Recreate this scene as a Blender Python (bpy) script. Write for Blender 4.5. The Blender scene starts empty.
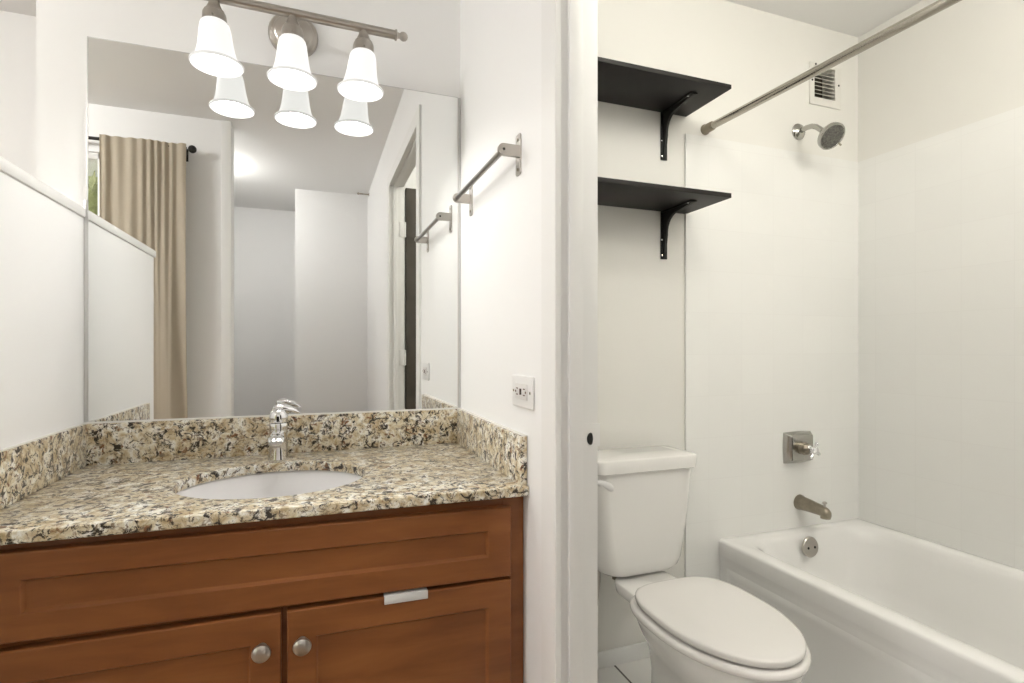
import bpy, bmesh, math, random
from mathutils import Vector, Matrix
from math import sin, cos, pi, radians, sqrt, atan2

scene = bpy.context.scene
COL = scene.collection
random.seed(7)

# ------------------------------------------------------------------ camera, world, lights, exposure
CAM_H = 1.077
cam_data = bpy.data.cameras.new('camera')
cam = bpy.data.objects.new('camera', cam_data)
COL.objects.link(cam)
cam.location = (0.0, 0.0, CAM_H)
cam.rotation_euler = (radians(90), 0, radians(-20.1446))
cam_data.sensor_width = 36.0
cam_data.lens = 537.5636 / 1024 * 36.0
cam_data.shift_y = (348.0654 - 341.5) / 1024
cam_data.clip_start = 0.02
scene.camera = cam

scene.view_settings.view_transform = 'Standard'
scene.view_settings.look = 'None'
scene.view_settings.gamma = 1.0
scene.view_settings.use_curve_mapping = False
scene.view_settings.exposure = 0.38

world = bpy.data.worlds.new('world')
scene.world = world
world.use_nodes = True
wn = world.node_tree.nodes
bg = wn['Background']
bg.inputs['Color'].default_value = (0.95, 0.98, 0.93, 1)
bg.inputs['Strength'].default_value = 3.0


def area_light(name, loc, size, power, color, rot=(0, 0, 0), shape='DISK'):
    d = bpy.data.lights.new(name, 'AREA')
    d.shape = shape
    d.size = size
    d.energy = power
    d.color = color
    o = bpy.data.objects.new(name, d)
    o.location = loc
    o.rotation_euler = rot
    COL.objects.link(o)
    return o


def point_light(name, loc, radius, power, color):
    d = bpy.data.lights.new(name, 'POINT')
    d.shadow_soft_size = radius
    d.energy = power
    d.color = color
    o = bpy.data.objects.new(name, d)
    o.location = loc
    COL.objects.link(o)
    return o


NEUT = (1.0, 0.975, 0.945)
# vanity bulbs, inside the open bell shades (the other lamps give off light from their own glass further down)
LAMPS = ((-0.222, 1.760, -0.228), (-0.053, 1.754, -0.053), (0.113, 1.752, 0.121))      # x, z of the shade mouth, x of its cup
LAMP_Y = 1.466
for lx, lz, lc in LAMPS:
    point_light('vanity_bulb', (lx, LAMP_Y, lz + 0.034), 0.022, 2.1, NEUT)


# ------------------------------------------------------------------ material helpers
def mat(name, color, rough=0.5, metal=0.0, spec=0.5, bump=None, coat=0.0, var=None):
    m = bpy.data.materials.new(name)
    m.use_nodes = True
    nt = m.node_tree
    b = nt.nodes['Principled BSDF']
    b.inputs['Base Color'].default_value = (*color, 1)
    b.inputs['Roughness'].default_value = rough
    b.inputs['Metallic'].default_value = metal
    b.inputs['Specular IOR Level'].default_value = spec
    b.inputs['Coat Weight'].default_value = coat
    b.inputs['Coat Roughness'].default_value = 0.08
    tc = nt.nodes.new('ShaderNodeTexCoord')
    if var:                       # (scale, amount)
        n = nt.nodes.new('ShaderNodeTexNoise')
        n.inputs['Scale'].default_value = var[0]
        n.inputs['Detail'].default_value = 5
        nt.links.new(tc.outputs['Object'], n.inputs['Vector'])
        r = nt.nodes.new('ShaderNodeValToRGB')
        a = var[1]
        r.color_ramp.elements[0].position = 0.3
        r.color_ramp.elements[1].position = 0.7
        r.color_ramp.elements[0].color = (*[max(0, c * (1 - a)) for c in color], 1)
        r.color_ramp.elements[1].color = (*[min(1, c * (1 + a)) for c in color], 1)
        nt.links.new(n.outputs['Fac'], r.inputs['Fac'])
        nt.links.new(r.outputs['Color'], b.inputs['Base Color'])
    if bump:                      # (scale, strength, distance)
        n = nt.nodes.new('ShaderNodeTexNoise')
        n.inputs['Scale'].default_value = bump[0]
        n.inputs['Detail'].default_value = 3
        nt.links.new(tc.outputs['Object'], n.inputs['Vector'])
        bp = nt.nodes.new('ShaderNodeBump')
        bp.inputs['Strength'].default_value = bump[1]
        bp.inputs['Distance'].default_value = bump[2]
        nt.links.new(n.outputs['Fac'], bp.inputs['Height'])
        nt.links.new(bp.outputs['Normal'], b.inputs['Normal'])
    return m


def tile_mat(name, color, grout, tile, mortar, rough, axes, offset=(0, 0), bump=0.25):
    m = mat(name, color, rough)
    nt = m.node_tree
    b = nt.nodes['Principled BSDF']
    tc = nt.nodes.new('ShaderNodeTexCoord')
    sep = nt.nodes.new('ShaderNodeSeparateXYZ')
    nt.links.new(tc.outputs['Object'], sep.inputs[0])
    com = nt.nodes.new('ShaderNodeCombineXYZ')
    for i, ax in enumerate(axes):
        ad = nt.nodes.new('ShaderNodeMath')
        ad.operation = 'ADD'
        ad.inputs[1].default_value = offset[i]
        nt.links.new(sep.outputs[ax], ad.inputs[0])
        nt.links.new(ad.outputs[0], com.inputs[i])
    br = nt.nodes.new('ShaderNodeTexBrick')
    br.offset = 0.0
    br.squash = 1.0
    br.inputs['Scale'].default_value = 1.0
    br.inputs['Brick Width'].default_value = tile
    br.inputs['Row Height'].default_value = tile
    br.inputs['Mortar Size'].default_value = mortar
    br.inputs['Mortar Smooth'].default_value = 0.3
    br.inputs['Color1'].default_value = (*color, 1)
    br.inputs['Color2'].default_value = (*[c * 0.985 for c in color], 1)
    br.inputs['Mortar'].default_value = (*grout, 1)
    nt.links.new(com.outputs[0], br.inputs['Vector'])
    nt.links.new(br.outputs['Color'], b.inputs['Base Color'])
    bp = nt.nodes.new('ShaderNodeBump')
    bp.invert = True
    bp.inputs['Strength'].default_value = bump
    bp.inputs['Distance'].default_value = 0.001
    nt.links.new(br.outputs['Fac'], bp.inputs['Height'])
    nt.links.new(bp.outputs['Normal'], b.inputs['Normal'])
    return m


def granite_mat():
    m = mat('granite', (0.6, 0.5, 0.38), 0.30, spec=0.5, coat=0.25)
    nt = m.node_tree
    L = nt.links.new
    b = nt.nodes['Principled BSDF']
    tc = nt.nodes.new('ShaderNodeTexCoord')

    def noise(scale, detail, rough=0.6, dist=0.0, off=(0, 0, 0), sc=(1, 1, 1)):
        mp = nt.nodes.new('ShaderNodeMapping')
        mp.inputs['Location'].default_value = off
        mp.inputs['Scale'].default_value = sc
        L(tc.outputs['Object'], mp.inputs['Vector'])
        n = nt.nodes.new('ShaderNodeTexNoise')
        n.inputs['Scale'].default_value = scale
        n.inputs['Detail'].default_value = detail
        n.inputs['Roughness'].default_value = rough
        n.inputs['Distortion'].default_value = dist
        L(mp.outputs['Vector'], n.inputs['Vector'])
        return n.outputs['Fac']

    def ramp(fac, stops):
        r = nt.nodes.new('ShaderNodeValToRGB')
        e = r.color_ramp.elements
        while len(e) < len(stops):
            e.new(0.5)
        for el, (p, c) in zip(e, stops):
            el.position = p
            el.color = (*c, 1) if len(c) == 3 else c
        L(fac, r.inputs['Fac'])
        return r.outputs['Color']

    def mix(fac, a, c):
        x = nt.nodes.new('ShaderNodeMix')
        x.data_type = 'RGBA'
        L(fac, x.inputs[0])
        if isinstance(a, tuple):
            x.inputs[6].default_value = (*a, 1)
        else:
            L(a, x.inputs[6])
        if isinstance(c, tuple):
            x.inputs[7].default_value = (*c, 1)
        else:
            L(c, x.inputs[7])
        return x.outputs[2]

    W = (1, 1, 1)
    K = (0, 0, 0)
    base = ramp(noise(36, 7, 0.66, 0.7), [(0.26, (0.32, 0.23, 0.12)), (0.40, (0.57, 0.45, 0.27)),
                                         (0.50, (0.75, 0.68, 0.52)), (0.60, (0.94, 0.925, 0.87))])
    rust = ramp(noise(52, 4, 0.6, 0.8, (3, 1, 2)), [(0.60, K), (0.66, W)])
    c1 = mix(rust, base, (0.23, 0.10, 0.04))
    grey = ramp(noise(72, 6, 0.74, 0.7, (7, 5, 1)), [(0.54, K), (0.60, W)])
    c2 = mix(grey, c1, (0.24, 0.18, 0.12))
    dark = ramp(noise(56, 8, 0.74, 1.0, (11, 2, 5)), [(0.530, K), (0.565, W)])
    c3 = mix(dark, c2, (0.030, 0.021, 0.014))
    L(c3, b.inputs['Base Color'])
    return m


def wood_mat():
    m = mat('cherry_wood', (0.3, 0.11, 0.04), 0.36, spec=0.4)
    nt = m.node_tree
    L = nt.links.new
    b = nt.nodes['Principled BSDF']
    tc = nt.nodes.new('ShaderNodeTexCoord')
    mp = nt.nodes.new('ShaderNodeMapping')
    mp.inputs['Scale'].default_value = (1.2, 6, 7)
    L(tc.outputs['Object'], mp.inputs['Vector'])
    n = nt.nodes.new('ShaderNodeTexNoise')
    n.inputs['Scale'].default_value = 3.2
    n.inputs['Detail'].default_value = 7
    n.inputs['Roughness'].default_value = 0.55
    n.inputs['Distortion'].default_value = 0.4
    L(mp.outputs['Vector'], n.inputs['Vector'])
    r = nt.nodes.new('ShaderNodeValToRGB')
    e = r.color_ramp.elements
    e[0].position = 0.28
    e[1].position = 0.75
    e[0].color = (0.185, 0.060, 0.017, 1)
    e[1].color = (0.315, 0.118, 0.036, 1)
    L(n.outputs['Fac'], r.inputs['Fac'])
    L(r.outputs['Color'], b.inputs['Base Color'])
    return m


def emit_mat(name, color, strength, base=(0.9, 0.9, 0.88)):
    m = mat(name, base, 0.35)
    b = m.node_tree.nodes['Principled BSDF']
    b.inputs['Emission Color'].default_value = (*color, 1)
    b.inputs['Emission Strength'].default_value = strength
    return m


M = {}
M['wall'] = mat('wall_paint', (0.895, 0.89, 0.88), 0.55, bump=(220, 0.06, 0.002))
M['ceil'] = mat('ceiling_paint', (0.89, 0.885, 0.87), 0.8, bump=(90, 0.05, 0.003))
M['wall_bath'] = mat('bathroom_paint', (0.805, 0.79, 0.745), 0.55, bump=(220, 0.06, 0.002))
M['trim'] = mat('trim_paint', (0.85, 0.845, 0.825), 0.5, bump=(60, 0.03, 0.001))
M['tile'] = tile_mat('white_tile', (0.89, 0.885, 0.855), (0.862, 0.854, 0.825), 0.152, 0.0015, 0.2, (0, 2), (0.02, 0.010), 0.045)
M['tile_side'] = tile_mat('white_tile_side', (0.89, 0.885, 0.855), (0.862, 0.854, 0.825), 0.152, 0.0015, 0.2, (1, 2), (0.0, 0.010), 0.045)
M['floor_tile'] = tile_mat('floor_tile', (0.80, 0.79, 0.76), (0.09, 0.08, 0.07), 0.205, 0.004, 0.3, (0, 1), (0.07, 0.01), 0.4)
M['floor_wood'] = mat('floor_laminate', (0.36, 0.25, 0.16), 0.4, var=(4, 0.25))
M['porcelain'] = mat('porcelain', (0.86, 0.845, 0.815), 0.10, spec=0.5)
M['seat'] = mat('toilet_seat_plastic', (0.83, 0.805, 0.775), 0.18, spec=0.5)
M['enamel'] = mat('tub_enamel', (0.89, 0.88, 0.855), 0.12, spec=0.5)
M['sink'] = mat('sink_china', (0.88, 0.87, 0.875), 0.08)
M['granite'] = granite_mat()
M['wood'] = wood_mat()
M['cabinet_dark'] = mat('cabinet_inside', (0.10, 0.045, 0.02), 0.6, var=(12, 0.3))
M['chrome'] = mat('chrome', (0.80, 0.80, 0.81), 0.07, 1.0)
M['old_chrome'] = mat('dull_chrome', (0.46, 0.45, 0.42), 0.16, 1.0)
M['towel'] = mat('towel_bar_steel', (0.36, 0.345, 0.33), 0.3, 1.0)
M['nickel'] = mat('brushed_nickel', (0.47, 0.44, 0.405), 0.28, 1.0, bump=(300, 0.04, 0.0005))
M['bronze'] = mat('worn_nickel', (0.30, 0.265, 0.21), 0.30, 1.0, var=(30, 0.2))
M['steel'] = mat('satin_steel', (0.46, 0.43, 0.375), 0.25, 1.0)
M['mirror'] = mat('mirror_silver', (0.83, 0.84, 0.83), 0.0, 1.0)
M['mirror_edge'] = mat('mirror_channel', (0.62, 0.62, 0.61), 0.35, 0.8)
M['black'] = mat('black_shelf_laminate', (0.0075, 0.0055, 0.0042), 0.5, spec=0.3, var=(25, 0.3))
M['black_iron'] = mat('black_iron', (0.010, 0.009, 0.008), 0.5, spec=0.35)
M['dark'] = mat('dark_recess', (0.012, 0.011, 0.010), 0.8)
M['duct'] = mat('dark_duct', (0.075, 0.065, 0.05), 0.8)  # dark brown backing behind the louvers
M['nozzle'] = mat('grey_nozzle_face', (0.13, 0.125, 0.11), 0.5, var=(160, 0.6))
M['vent'] = mat('vent_paint', (0.76, 0.74, 0.69), 0.45)
M['louver'] = mat('dusty_louver', (0.66, 0.63, 0.56), 0.6, var=(60, 0.25))
M['plate'] = mat('white_plastic', (0.82, 0.81, 0.80), 0.3)
M['receptacle'] = mat('receptacle_plastic', (0.74, 0.72, 0.70), 0.3)
M['brown'] = mat('brown_slot', (0.10, 0.035, 0.025), 0.6)
M['clip'] = mat('white_clip', (0.74, 0.74, 0.73), 0.35)
M['caulk'] = mat('caulk', (0.76, 0.74, 0.70), 0.6)
M['shade'] = emit_mat('opal_glass', (1.0, 0.985, 0.955), 0.66, (0.25, 0.25, 0.24))
M['shade_rib'] = emit_mat('opal_glass_rib', (1.0, 0.98, 0.95), 0.47, (0.22, 0.22, 0.21))
M['bulb'] = emit_mat('lit_bulb', (1.0, 0.98, 0.94), 3.0)
M['dome_bath'] = emit_mat('lit_bath_dome', (1.0, 0.972, 0.890), 14.5)
M['fill_dome_tub'] = emit_mat('tub_fill_dome', (1.0, 0.972, 0.890), 21.0)  # glow of an added fill lamp that evens out the bathroom light
M['fill_dome_bed'] = emit_mat('bedroom_fill_dome', (1.0, 0.98, 0.955), 58.0)  # unseen bedroom lamp, added to brighten the vanity side
M['fill_dome_hall'] = emit_mat('hall_fill_dome', (1.0, 0.98, 0.955), 58.0)  # added hall fill lamp, kept out of camera and mirror view


def curtain_mat():
    m = mat('linen', (0.56, 0.495, 0.395), 0.9, spec=0.1)
    nt = m.node_tree
    L = nt.links.new
    b = nt.nodes['Principled BSDF']
    tc = nt.nodes.new('ShaderNodeTexCoord')
    w = nt.nodes.new('ShaderNodeTexNoise')
    w.inputs['Scale'].default_value = 260
    L(tc.outputs['Object'], w.inputs['Vector'])
    bp = nt.nodes.new('ShaderNodeBump')
    bp.inputs['Strength'].default_value = 0.25
    bp.inputs['Distance'].default_value = 0.001
    L(w.outputs['Fac'], bp.inputs['Height'])
    L(bp.outputs['Normal'], b.inputs['Normal'])
    t = nt.nodes.new('ShaderNodeBsdfTranslucent')
    t.inputs['Color'].default_value = (0.55, 0.47, 0.34, 1)
    mx = nt.nodes.new('ShaderNodeMixShader')
    mx.inputs[0].default_value = 0.25
    L(b.outputs[0], mx.inputs[1])
    L(t.outputs[0], mx.inputs[2])
    L(mx.outputs[0], nt.nodes['Material Output'].inputs['Surface'])
    return m


def glass_mat():
    m = bpy.data.materials.new('window_glass')
    m.use_nodes = True
    nt = m.node_tree
    nt.nodes.clear()
    out = nt.nodes.new('ShaderNodeOutputMaterial')
    tr = nt.nodes.new('ShaderNodeBsdfTransparent')
    gl = nt.nodes.new('ShaderNodeBsdfGlossy')
    gl.inputs['Roughness'].default_value = 0.02
    mx = nt.nodes.new('ShaderNodeMixShader')
    mx.inputs[0].default_value = 0.06
    nt.links.new(tr.outputs[0], mx.inputs[1])
    nt.links.new(gl.outputs[0], mx.inputs[2])
    nt.links.new(mx.outputs[0], out.inputs['Surface'])
    return m


M['curtain'] = curtain_mat()
M['glass'] = glass_mat()
M['door'] = mat('door_gap_shade', (0.075, 0.065, 0.05), 0.4, var=(8, 0.2))  # shade of the gap at the hinge jamb put into the leaf colour
M['leaf'] = mat('hedge_leaf', (0.58, 0.62, 0.30), 0.6, var=(8, 0.35))


# ------------------------------------------------------------------ geometry helpers
def merge(bm, tmp):
    me = bpy.data.meshes.new('tmp')
    tmp.to_mesh(me)
    bm.from_mesh(me)
    bpy.data.meshes.remove(me)
    tmp.free()


def box(bm, lo, hi, bev=0.0, seg=2):
    t = bmesh.new()
    bmesh.ops.create_cube(t, size=1.0)
    for v in t.verts:
        v.co = Vector([(lo[i] + hi[i]) / 2 + v.co[i] * (hi[i] - lo[i]) for i in range(3)])
    if bev > 0:
        bmesh.ops.bevel(t, geom=list(t.edges), offset=bev, segments=seg, profile=0.5, affect='EDGES')
    merge(bm, t)


def loft(bm, rings, close=True, cap0=True, cap1=True):
    vs = [[bm.verts.new(p) for p in r] for r in rings]
    n = len(vs[0])
    for a, b in zip(vs, vs[1:]):
        for i in range(n if close else n - 1):
            j = (i + 1) % n
            bm.faces.new((a[i], a[j], b[j], b[i]))
    if cap0:
        bm.faces.new(list(reversed(vs[0])))
    if cap1:
        bm.faces.new(vs[-1])
    return vs


def basis(axis):
    a = Vector(axis).normalized()
    u = a.orthogonal().normalized()
    if abs(a.z) < 0.99:
        u = Vector((0, 0, 1)).cross(a).normalized()
    v = a.cross(u)
    return a, u, v


def lathe(bm, prof, origin, axis=(0, 0, 1), seg=32, cap0=True, cap1=True):
    a, u, v = basis(axis)
    o = Vector(origin)
    rings = []
    for r, h in prof:
        r = max(r, 1e-4)
        rings.append([o + a * h + (u * cos(2 * pi * k / seg) + v * sin(2 * pi * k / seg)) * r for k in range(seg)])
    loft(bm, rings, True, cap0, cap1)


def tube(bm, pts, rad, seg=16, cap=True):
    pts = [Vector(p) for p in pts]
    n = len(pts)
    if not isinstance(rad, (list, tuple)):
        rad = [rad] * n
    tang = []
    for i in range(n):
        t = (pts[min(i + 1, n - 1)] - pts[max(i - 1, 0)]).normalized()
        tang.append(t)
    _, u, _ = basis(tang[0])
    rings = []
    for i in range(n):
        t = tang[i]
        u = (u - t * u.dot(t)).normalized()
        v = t.cross(u)
        rings.append([pts[i] + (u * cos(2 * pi * k / seg) + v * sin(2 * pi * k / seg)) * rad[i] for k in range(seg)])
    loft(bm, rings, True, cap, cap)


def sphere(bm, c, r, scale=(1, 1, 1), seg=20):
    t = bmesh.new()
    bmesh.ops.create_uvsphere(t, u_segments=seg, v_segments=max(8, seg // 2), radius=r)
    for v in t.verts:
        v.co = Vector([c[i] + v.co[i] * scale[i] for i in range(3)])
    merge(bm, t)


def prism(bm, poly, axis, lo, hi):
    """poly: list of 2D points in the plane perpendicular to axis (0=x,1=y,2=z)"""
    def p3(p, h):
        if axis == 0:
            return (h, p[0], p[1])
        if axis == 1:
            return (p[0], h, p[1])
        return (p[0], p[1], h)
    loft(bm, [[p3(p, lo) for p in poly], [p3(p, hi) for p in poly]])


def rrect(x0, x1, y0, y1, r, z, seg=6):
    pts = []
    for cx, cy, a0 in ((x1 - r, y1 - r, 0), (x0 + r, y1 - r, 90), (x0 + r, y0 + r, 180), (x1 - r, y0 + r, 270)):
        for k in range(seg + 1):
            a = radians(a0 + 90 * k / seg)
            pts.append((cx + r * cos(a), cy + r * sin(a), z))
    return pts


WARP = None


def make(name, bm, m, parent=None, loc=None, sharp=35, bev=None):
    """links bm as ONE mesh object; verts are in world space and are moved under the parent / to loc"""
    bmesh.ops.remove_doubles(bm, verts=bm.verts, dist=1e-6)
    bmesh.ops.recalc_face_normals(bm, faces=bm.faces)
    if WARP:
        for v in bm.verts:
            v.co = WARP(v.co)
    o_w = Vector(loc) if loc is not None else Vector((0, 0, 0))
    if parent is not None:
        o_w = Vector(WORLD_LOC[parent.name])
    for v in bm.verts:
        v.co -= o_w
    ang = radians(sharp)
    for f in bm.faces:
        f.smooth = True
    for e in bm.edges:
        if len(e.link_faces) == 2:
            if e.calc_face_angle(0) > ang:
                e.smooth = False
        else:
            e.smooth = False
    me = bpy.data.meshes.new(name)
    bm.to_mesh(me)
    bm.free()
    me.materials.append(m)
    o = bpy.data.objects.new(name, me)
    COL.objects.link(o)
    if parent is not None:
        o.parent = parent
        WORLD_LOC[o.name] = tuple(o_w)
    else:
        o.location = o_w
        WORLD_LOC[o.name] = tuple(o_w)
    return o


WORLD_LOC = {}


def thing(name, label, cat, loc, group=None):
    o = bpy.data.objects.new(name, None)
    o.empty_display_size = 0.05
    COL.objects.link(o)
    o.location = loc
    WORLD_LOC[o.name] = tuple(loc)
    o['label'] = label
    o['category'] = cat
    if group:
        o['group'] = group
    return o


def tag(o, label, cat, group=None, kind=None):
    o['label'] = label
    o['category'] = cat
    if group:
        o['group'] = group
    if kind:
        o['kind'] = kind
    return o


def copy_tree(o, parent=None):
    c = o.copy()
    COL.objects.link(c)
    if parent is not None:
        c.parent = parent
    for ch in list(o.children):
        copy_tree(ch, c)
    return c


def struct(name, bm, m, parent=None, sharp=35):
    o = make(name, bm, m, parent, sharp=sharp)
    if parent is None:
        o['kind'] = 'structure'
    return o


def B():
    return bmesh.new()


# ------------------------------------------------------------------ key dimensions
D = 1.6            # back wall plane
XP0, XP1 = 0.418, 0.4975   # partition faces
ZC = 2.366         # ceiling
XL0, XL1 = -0.626, -0.530  # half wall
XR = 2.116         # right tiled wall
JY = 0.889         # near door jamb face
HY = -0.030         # hinge door jamb face
DZ = 2.035         # door head
RY = -0.240        # curtain wall plane
W3Y = -1.500       # blank wall behind
RECY = -2.280      # recess wall behind
XLEFT = -3.0       # bedroom left wall
YB = 2.60          # bedroom far wall

# ------------------------------------------------------------------ the setting
b = B(); box(b, (XLEFT - 0.1, RECY - 0.2, -0.1), (0.45, YB + 0.1, 0.0)); struct('floor', b, M['floor_wood'])
b = B(); box(b, (0.45, -0.24, -0.1), (XR + 0.1, D + 0.1, 0.0)); struct('floor_bathroom', b, M['floor_tile'])
b = B(); box(b, (XLEFT - 0.1, RECY - 0.2, ZC), (XR + 0.2, YB + 0.1, ZC + 0.1)); struct('ceiling', b, M['ceil'])

# back wall with the vent opening left out
VX0, VX1, VZ0, VZ1 = 1.866, 1.983, 2.076, 2.205
b = B()
box(b, (XL0, D, 0), (0.45, D + 0.1, ZC))
struct('wall_back', b, M['wall'])
b = B()
box(b, (0.45, D, 0), (VX0, D + 0.1, ZC))
box(b, (VX1, D, 0), (XR + 0.1, D + 0.1, ZC))
box(b, (VX0, D, 0), (VX1, D + 0.1, VZ0))
box(b, (VX0, D, VZ1), (VX1, D + 0.1, ZC))
box(b, (VX0, D + 0.07, VZ0), (VX1, D + 0.1, VZ1))
struct('wall_bathroom', b, M['wall_bath'])

b = B()
box(b, (XP0, JY + 0.018, 0), (XP1, D, ZC))
box(b, (XP0, HY - 0.018, DZ + 0.018), (XP1, JY + 0.018, ZC))
box(b, (XP0, W3Y, 0), (XP1, HY - 0.018, ZC))
struct('wall_partition', b, M['wall'])
b = B(); box(b, (XR, -0.22, 0), (XR + 0.1, D, ZC)); struct('wall_right', b, M['wall_bath'])
b = B(); box(b, (XP1, -0.22, 0), (XR, -0.12, ZC)); struct('wall_front', b, M['wall'])
b = B(); box(b, (-0.150, W3Y - 0.8, 0), (XP1, W3Y, ZC)); struct('wall_behind', b, M['wall'])
b = B(); box(b, (-0.90, RECY - 0.1, 0), (-0.150, RECY, ZC)); struct('wall_recess', b, M['wall'])
b = B(); box(b, (-0.90, RECY, 0), (-0.80, RY - 0.1, ZC)); struct('wall_hallway', b, M['wall'])
b = B(); box(b, (XLEFT - 0.1, RY - 0.1, 0), (XLEFT, YB, ZC)); struct('wall_left', b, M['wall'])
b = B(); box(b, (XLEFT, YB, 0), (XL0 + 0.1, YB + 0.1, ZC)); struct('wall_bedroom', b, M['wall'])
b = B(); box(b, (XL0, D + 0.1, 0), (XL0 + 0.1, YB, ZC)); struct('wall_stub', b, M['wall'])

# curtain wall with the window opening
WX0, WX1, WZ0, WZ1 = -2.25, -1.062, 0.75, 2.115
b = B()
box(b, (XLEFT, RY - 0.1, 0), (WX0, RY, ZC))
box(b, (WX1, RY - 0.1, 0), (-0.495, RY, ZC))
box(b, (WX0, RY - 0.1, 0), (WX1, RY, WZ0))
box(b, (WX0, RY - 0.1, WZ1), (WX1, RY, ZC))
struct('wall_curtain', b, M['wall'])
b = B(); box(b, (-0.497, RY - 0.115, 0), (-0.446, RY + 0.012, ZC), 0.004); struct('trim_1', b, M['trim'])

# window
b = B()
fw = 0.022
box(b, (WX0, RY - 0.08, WZ0), (WX0 + fw, RY - 0.01, WZ1), 0.004)
box(b, (WX1 - fw, RY - 0.08, WZ0), (WX1, RY - 0.01, WZ1), 0.004)
box(b, (WX0, RY - 0.08, WZ1 - 0.035), (WX1, RY - 0.01, WZ1), 0.004)
box(b, (WX0, RY - 0.08, WZ0), (WX1, RY - 0.01, WZ0 + fw), 0.004)
box(b, (-1.68, RY - 0.075, WZ0), (-1.64, RY - 0.02, WZ1), 0.004)
box(b, (WX0, RY - 0.075, 1.40), (WX1, RY - 0.02, 1.44), 0.004)
win = struct('window_1', b, M['trim'])
b = B(); box(b, (WX0 + 0.02, RY - 0.052, WZ0 + 0.02), (WX1 - 0.02, RY - 0.048, WZ1 - 0.02)); make('pane', b, M['glass'], win)
b = B(); box(b, (WX0 - 0.05, RY - 0.005, WZ0 - 0.03), (WX1 + 0.05, RY + 0.05, WZ0), 0.004); make('window_sill', b, M['trim'], win)

# garden hedge outside the window
b = B()
rnd = random.Random(3)
for i in range(1500):
    c = Vector((rnd.uniform(-3.0, -1.05), rnd.uniform(-1.9, -1.3), rnd.uniform(0.1, 3.2)))
    n = Vector((rnd.gauss(0, 0.5), 1, rnd.gauss(0.3, 0.5))).normalized()
    _, u, v = basis(n)
    s = rnd.uniform(0.05, 0.11)
    q = [c + u * s * 0.5, c + v * s, c - u * s * 0.5, c - v * s]
    mid = c + n * s * 0.15
    vs = [b.verts.new(p) for p in q]
    vm = b.verts.new(mid)
    for k in range(4):
        b.faces.new((vs[k], vs[(k + 1) % 4], vm))
box(b, (-3.0, -2.2, 0.0), (-0.95, -1.9, 3.1), 0.05)
tag(make('hedge', b, M['leaf'], loc=(-1.6, -1.9, 0), sharp=80), 'yellow-green leafy hedge outside the curtained window', 'hedge', kind='stuff')

# half wall at the left of the vanity
b = B(); box(b, (XL0, 0.985, 0), (XL1, D, 1.396), 0.003); struct('wall_half', b, M['wall'])
b = B(); box(b, (XL0 - 0.012, 0.972, 1.396), (XL1 + 0.004, D, 1.420), 0.003); struct('trim_2', b, M['trim'])

# door frame: jambs, stops, casings (trim_3) and the leaf opened into the bathroom (door_1)
b = B()
box(b, (XP0, JY, 0), (XP1, JY + 0.018, DZ), 0.002)
box(b, (XP0, HY - 0.018, 0), (XP1, HY, DZ), 0.002)
box(b, (XP0, HY - 0.018, DZ), (XP1, JY + 0.018, DZ + 0.018), 0.002)
box(b, (XP0 + 0.016, JY - 0.009, 0), (XP0 + 0.044, JY, DZ), 0.001)      # stops
box(b, (XP0 + 0.016, HY, 0), (XP0 + 0.044, HY + 0.009, DZ), 0.001)
box(b, (XP0 + 0.016, HY, DZ - 0.009), (XP0 + 0.044, JY, DZ), 0.001)
frame = struct('trim_3', b, M['trim'])


def casing(xf, sgn, name, rev=0.004):
    """flat casing with eased edges on one face of the partition; profile from the opening edge outwards"""
    prof = [(rev, 0.0), (rev, 0.0085), (rev + 0.003, 0.011), (0.057, 0.011), (0.059, 0.009), (0.059, 0.0)]
    if sgn < 0:
        prof[0] = (-0.006, 0.0)
        prof[1] = (-0.006, 0.0095)
        prof[2] = (-0.0045, 0.011)
    b = B()
    # path: near side up, head, far side down, mitred
    rings = []
    for (yy, zz, dy, dz) in ((JY, 0, 1, 0), (JY, DZ, 1, 1), (HY, DZ, -1, 1), (HY, 0, -1, 0)):
        rings.append([(xf + sgn * t, yy + dy * w, zz + dz * w) for (w, t) in prof])
    loft(b, rings, True, True, True)
    return struct(name, b, M['trim'])


casing(XP0, -1, 'trim_4')
casing(XP1, 1, 'trim_5', 0.022)
b = B()
prism(b, [(0.4655, 0.8935), (0.5010, 0.8935), (0.5010, 0.9365), (0.4655, 0.9365)], 1, JY - 0.0014, JY)
sp = make('strike_plate', b, M['trim'], frame)
b = B()
prism(b, [(0.4815 + 0.008 * cos(2 * pi * k / 16) * (1.0 if cos(2 * pi * k / 16) < 0 else 0.55), 0.9085 + 0.0115 * sin(2 * pi * k / 16)) for k in range(16)],
      1, JY - 0.0022, JY - 0.0008)
make('latch_hole', b, M['dark'], sp)

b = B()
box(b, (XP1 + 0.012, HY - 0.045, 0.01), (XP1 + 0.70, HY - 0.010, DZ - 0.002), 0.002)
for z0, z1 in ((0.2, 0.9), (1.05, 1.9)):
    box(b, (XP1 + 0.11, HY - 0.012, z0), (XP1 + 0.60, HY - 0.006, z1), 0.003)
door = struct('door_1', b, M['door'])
for z in (0.25, 1.02, 1.78):
    b = B()
    box(b, (XP1 - 0.030, HY + 0.0005, z - 0.045), (XP1 + 0.002, HY + 0.003, z + 0.045), 0.0008)
    tube(b, [(XP1 + 0.006, HY - 0.003, z - 0.045), (XP1 + 0.006, HY - 0.003, z + 0.045)], 0.006, 10)
    make('hinge', b, M['trim'], door)
b = B(); lathe(b, [(0.026, 0), (0.026, 0.006), (0.010, 0.010), (0.010, 0.035), (0.026, 0.05), (0.026, 0.065), (0.005, 0.075)], (XP1 + 0.64, HY - 0.010, 0.92), (0, 1, 0), 20)
make('door_knob', b, M['nickel'], door)

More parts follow.
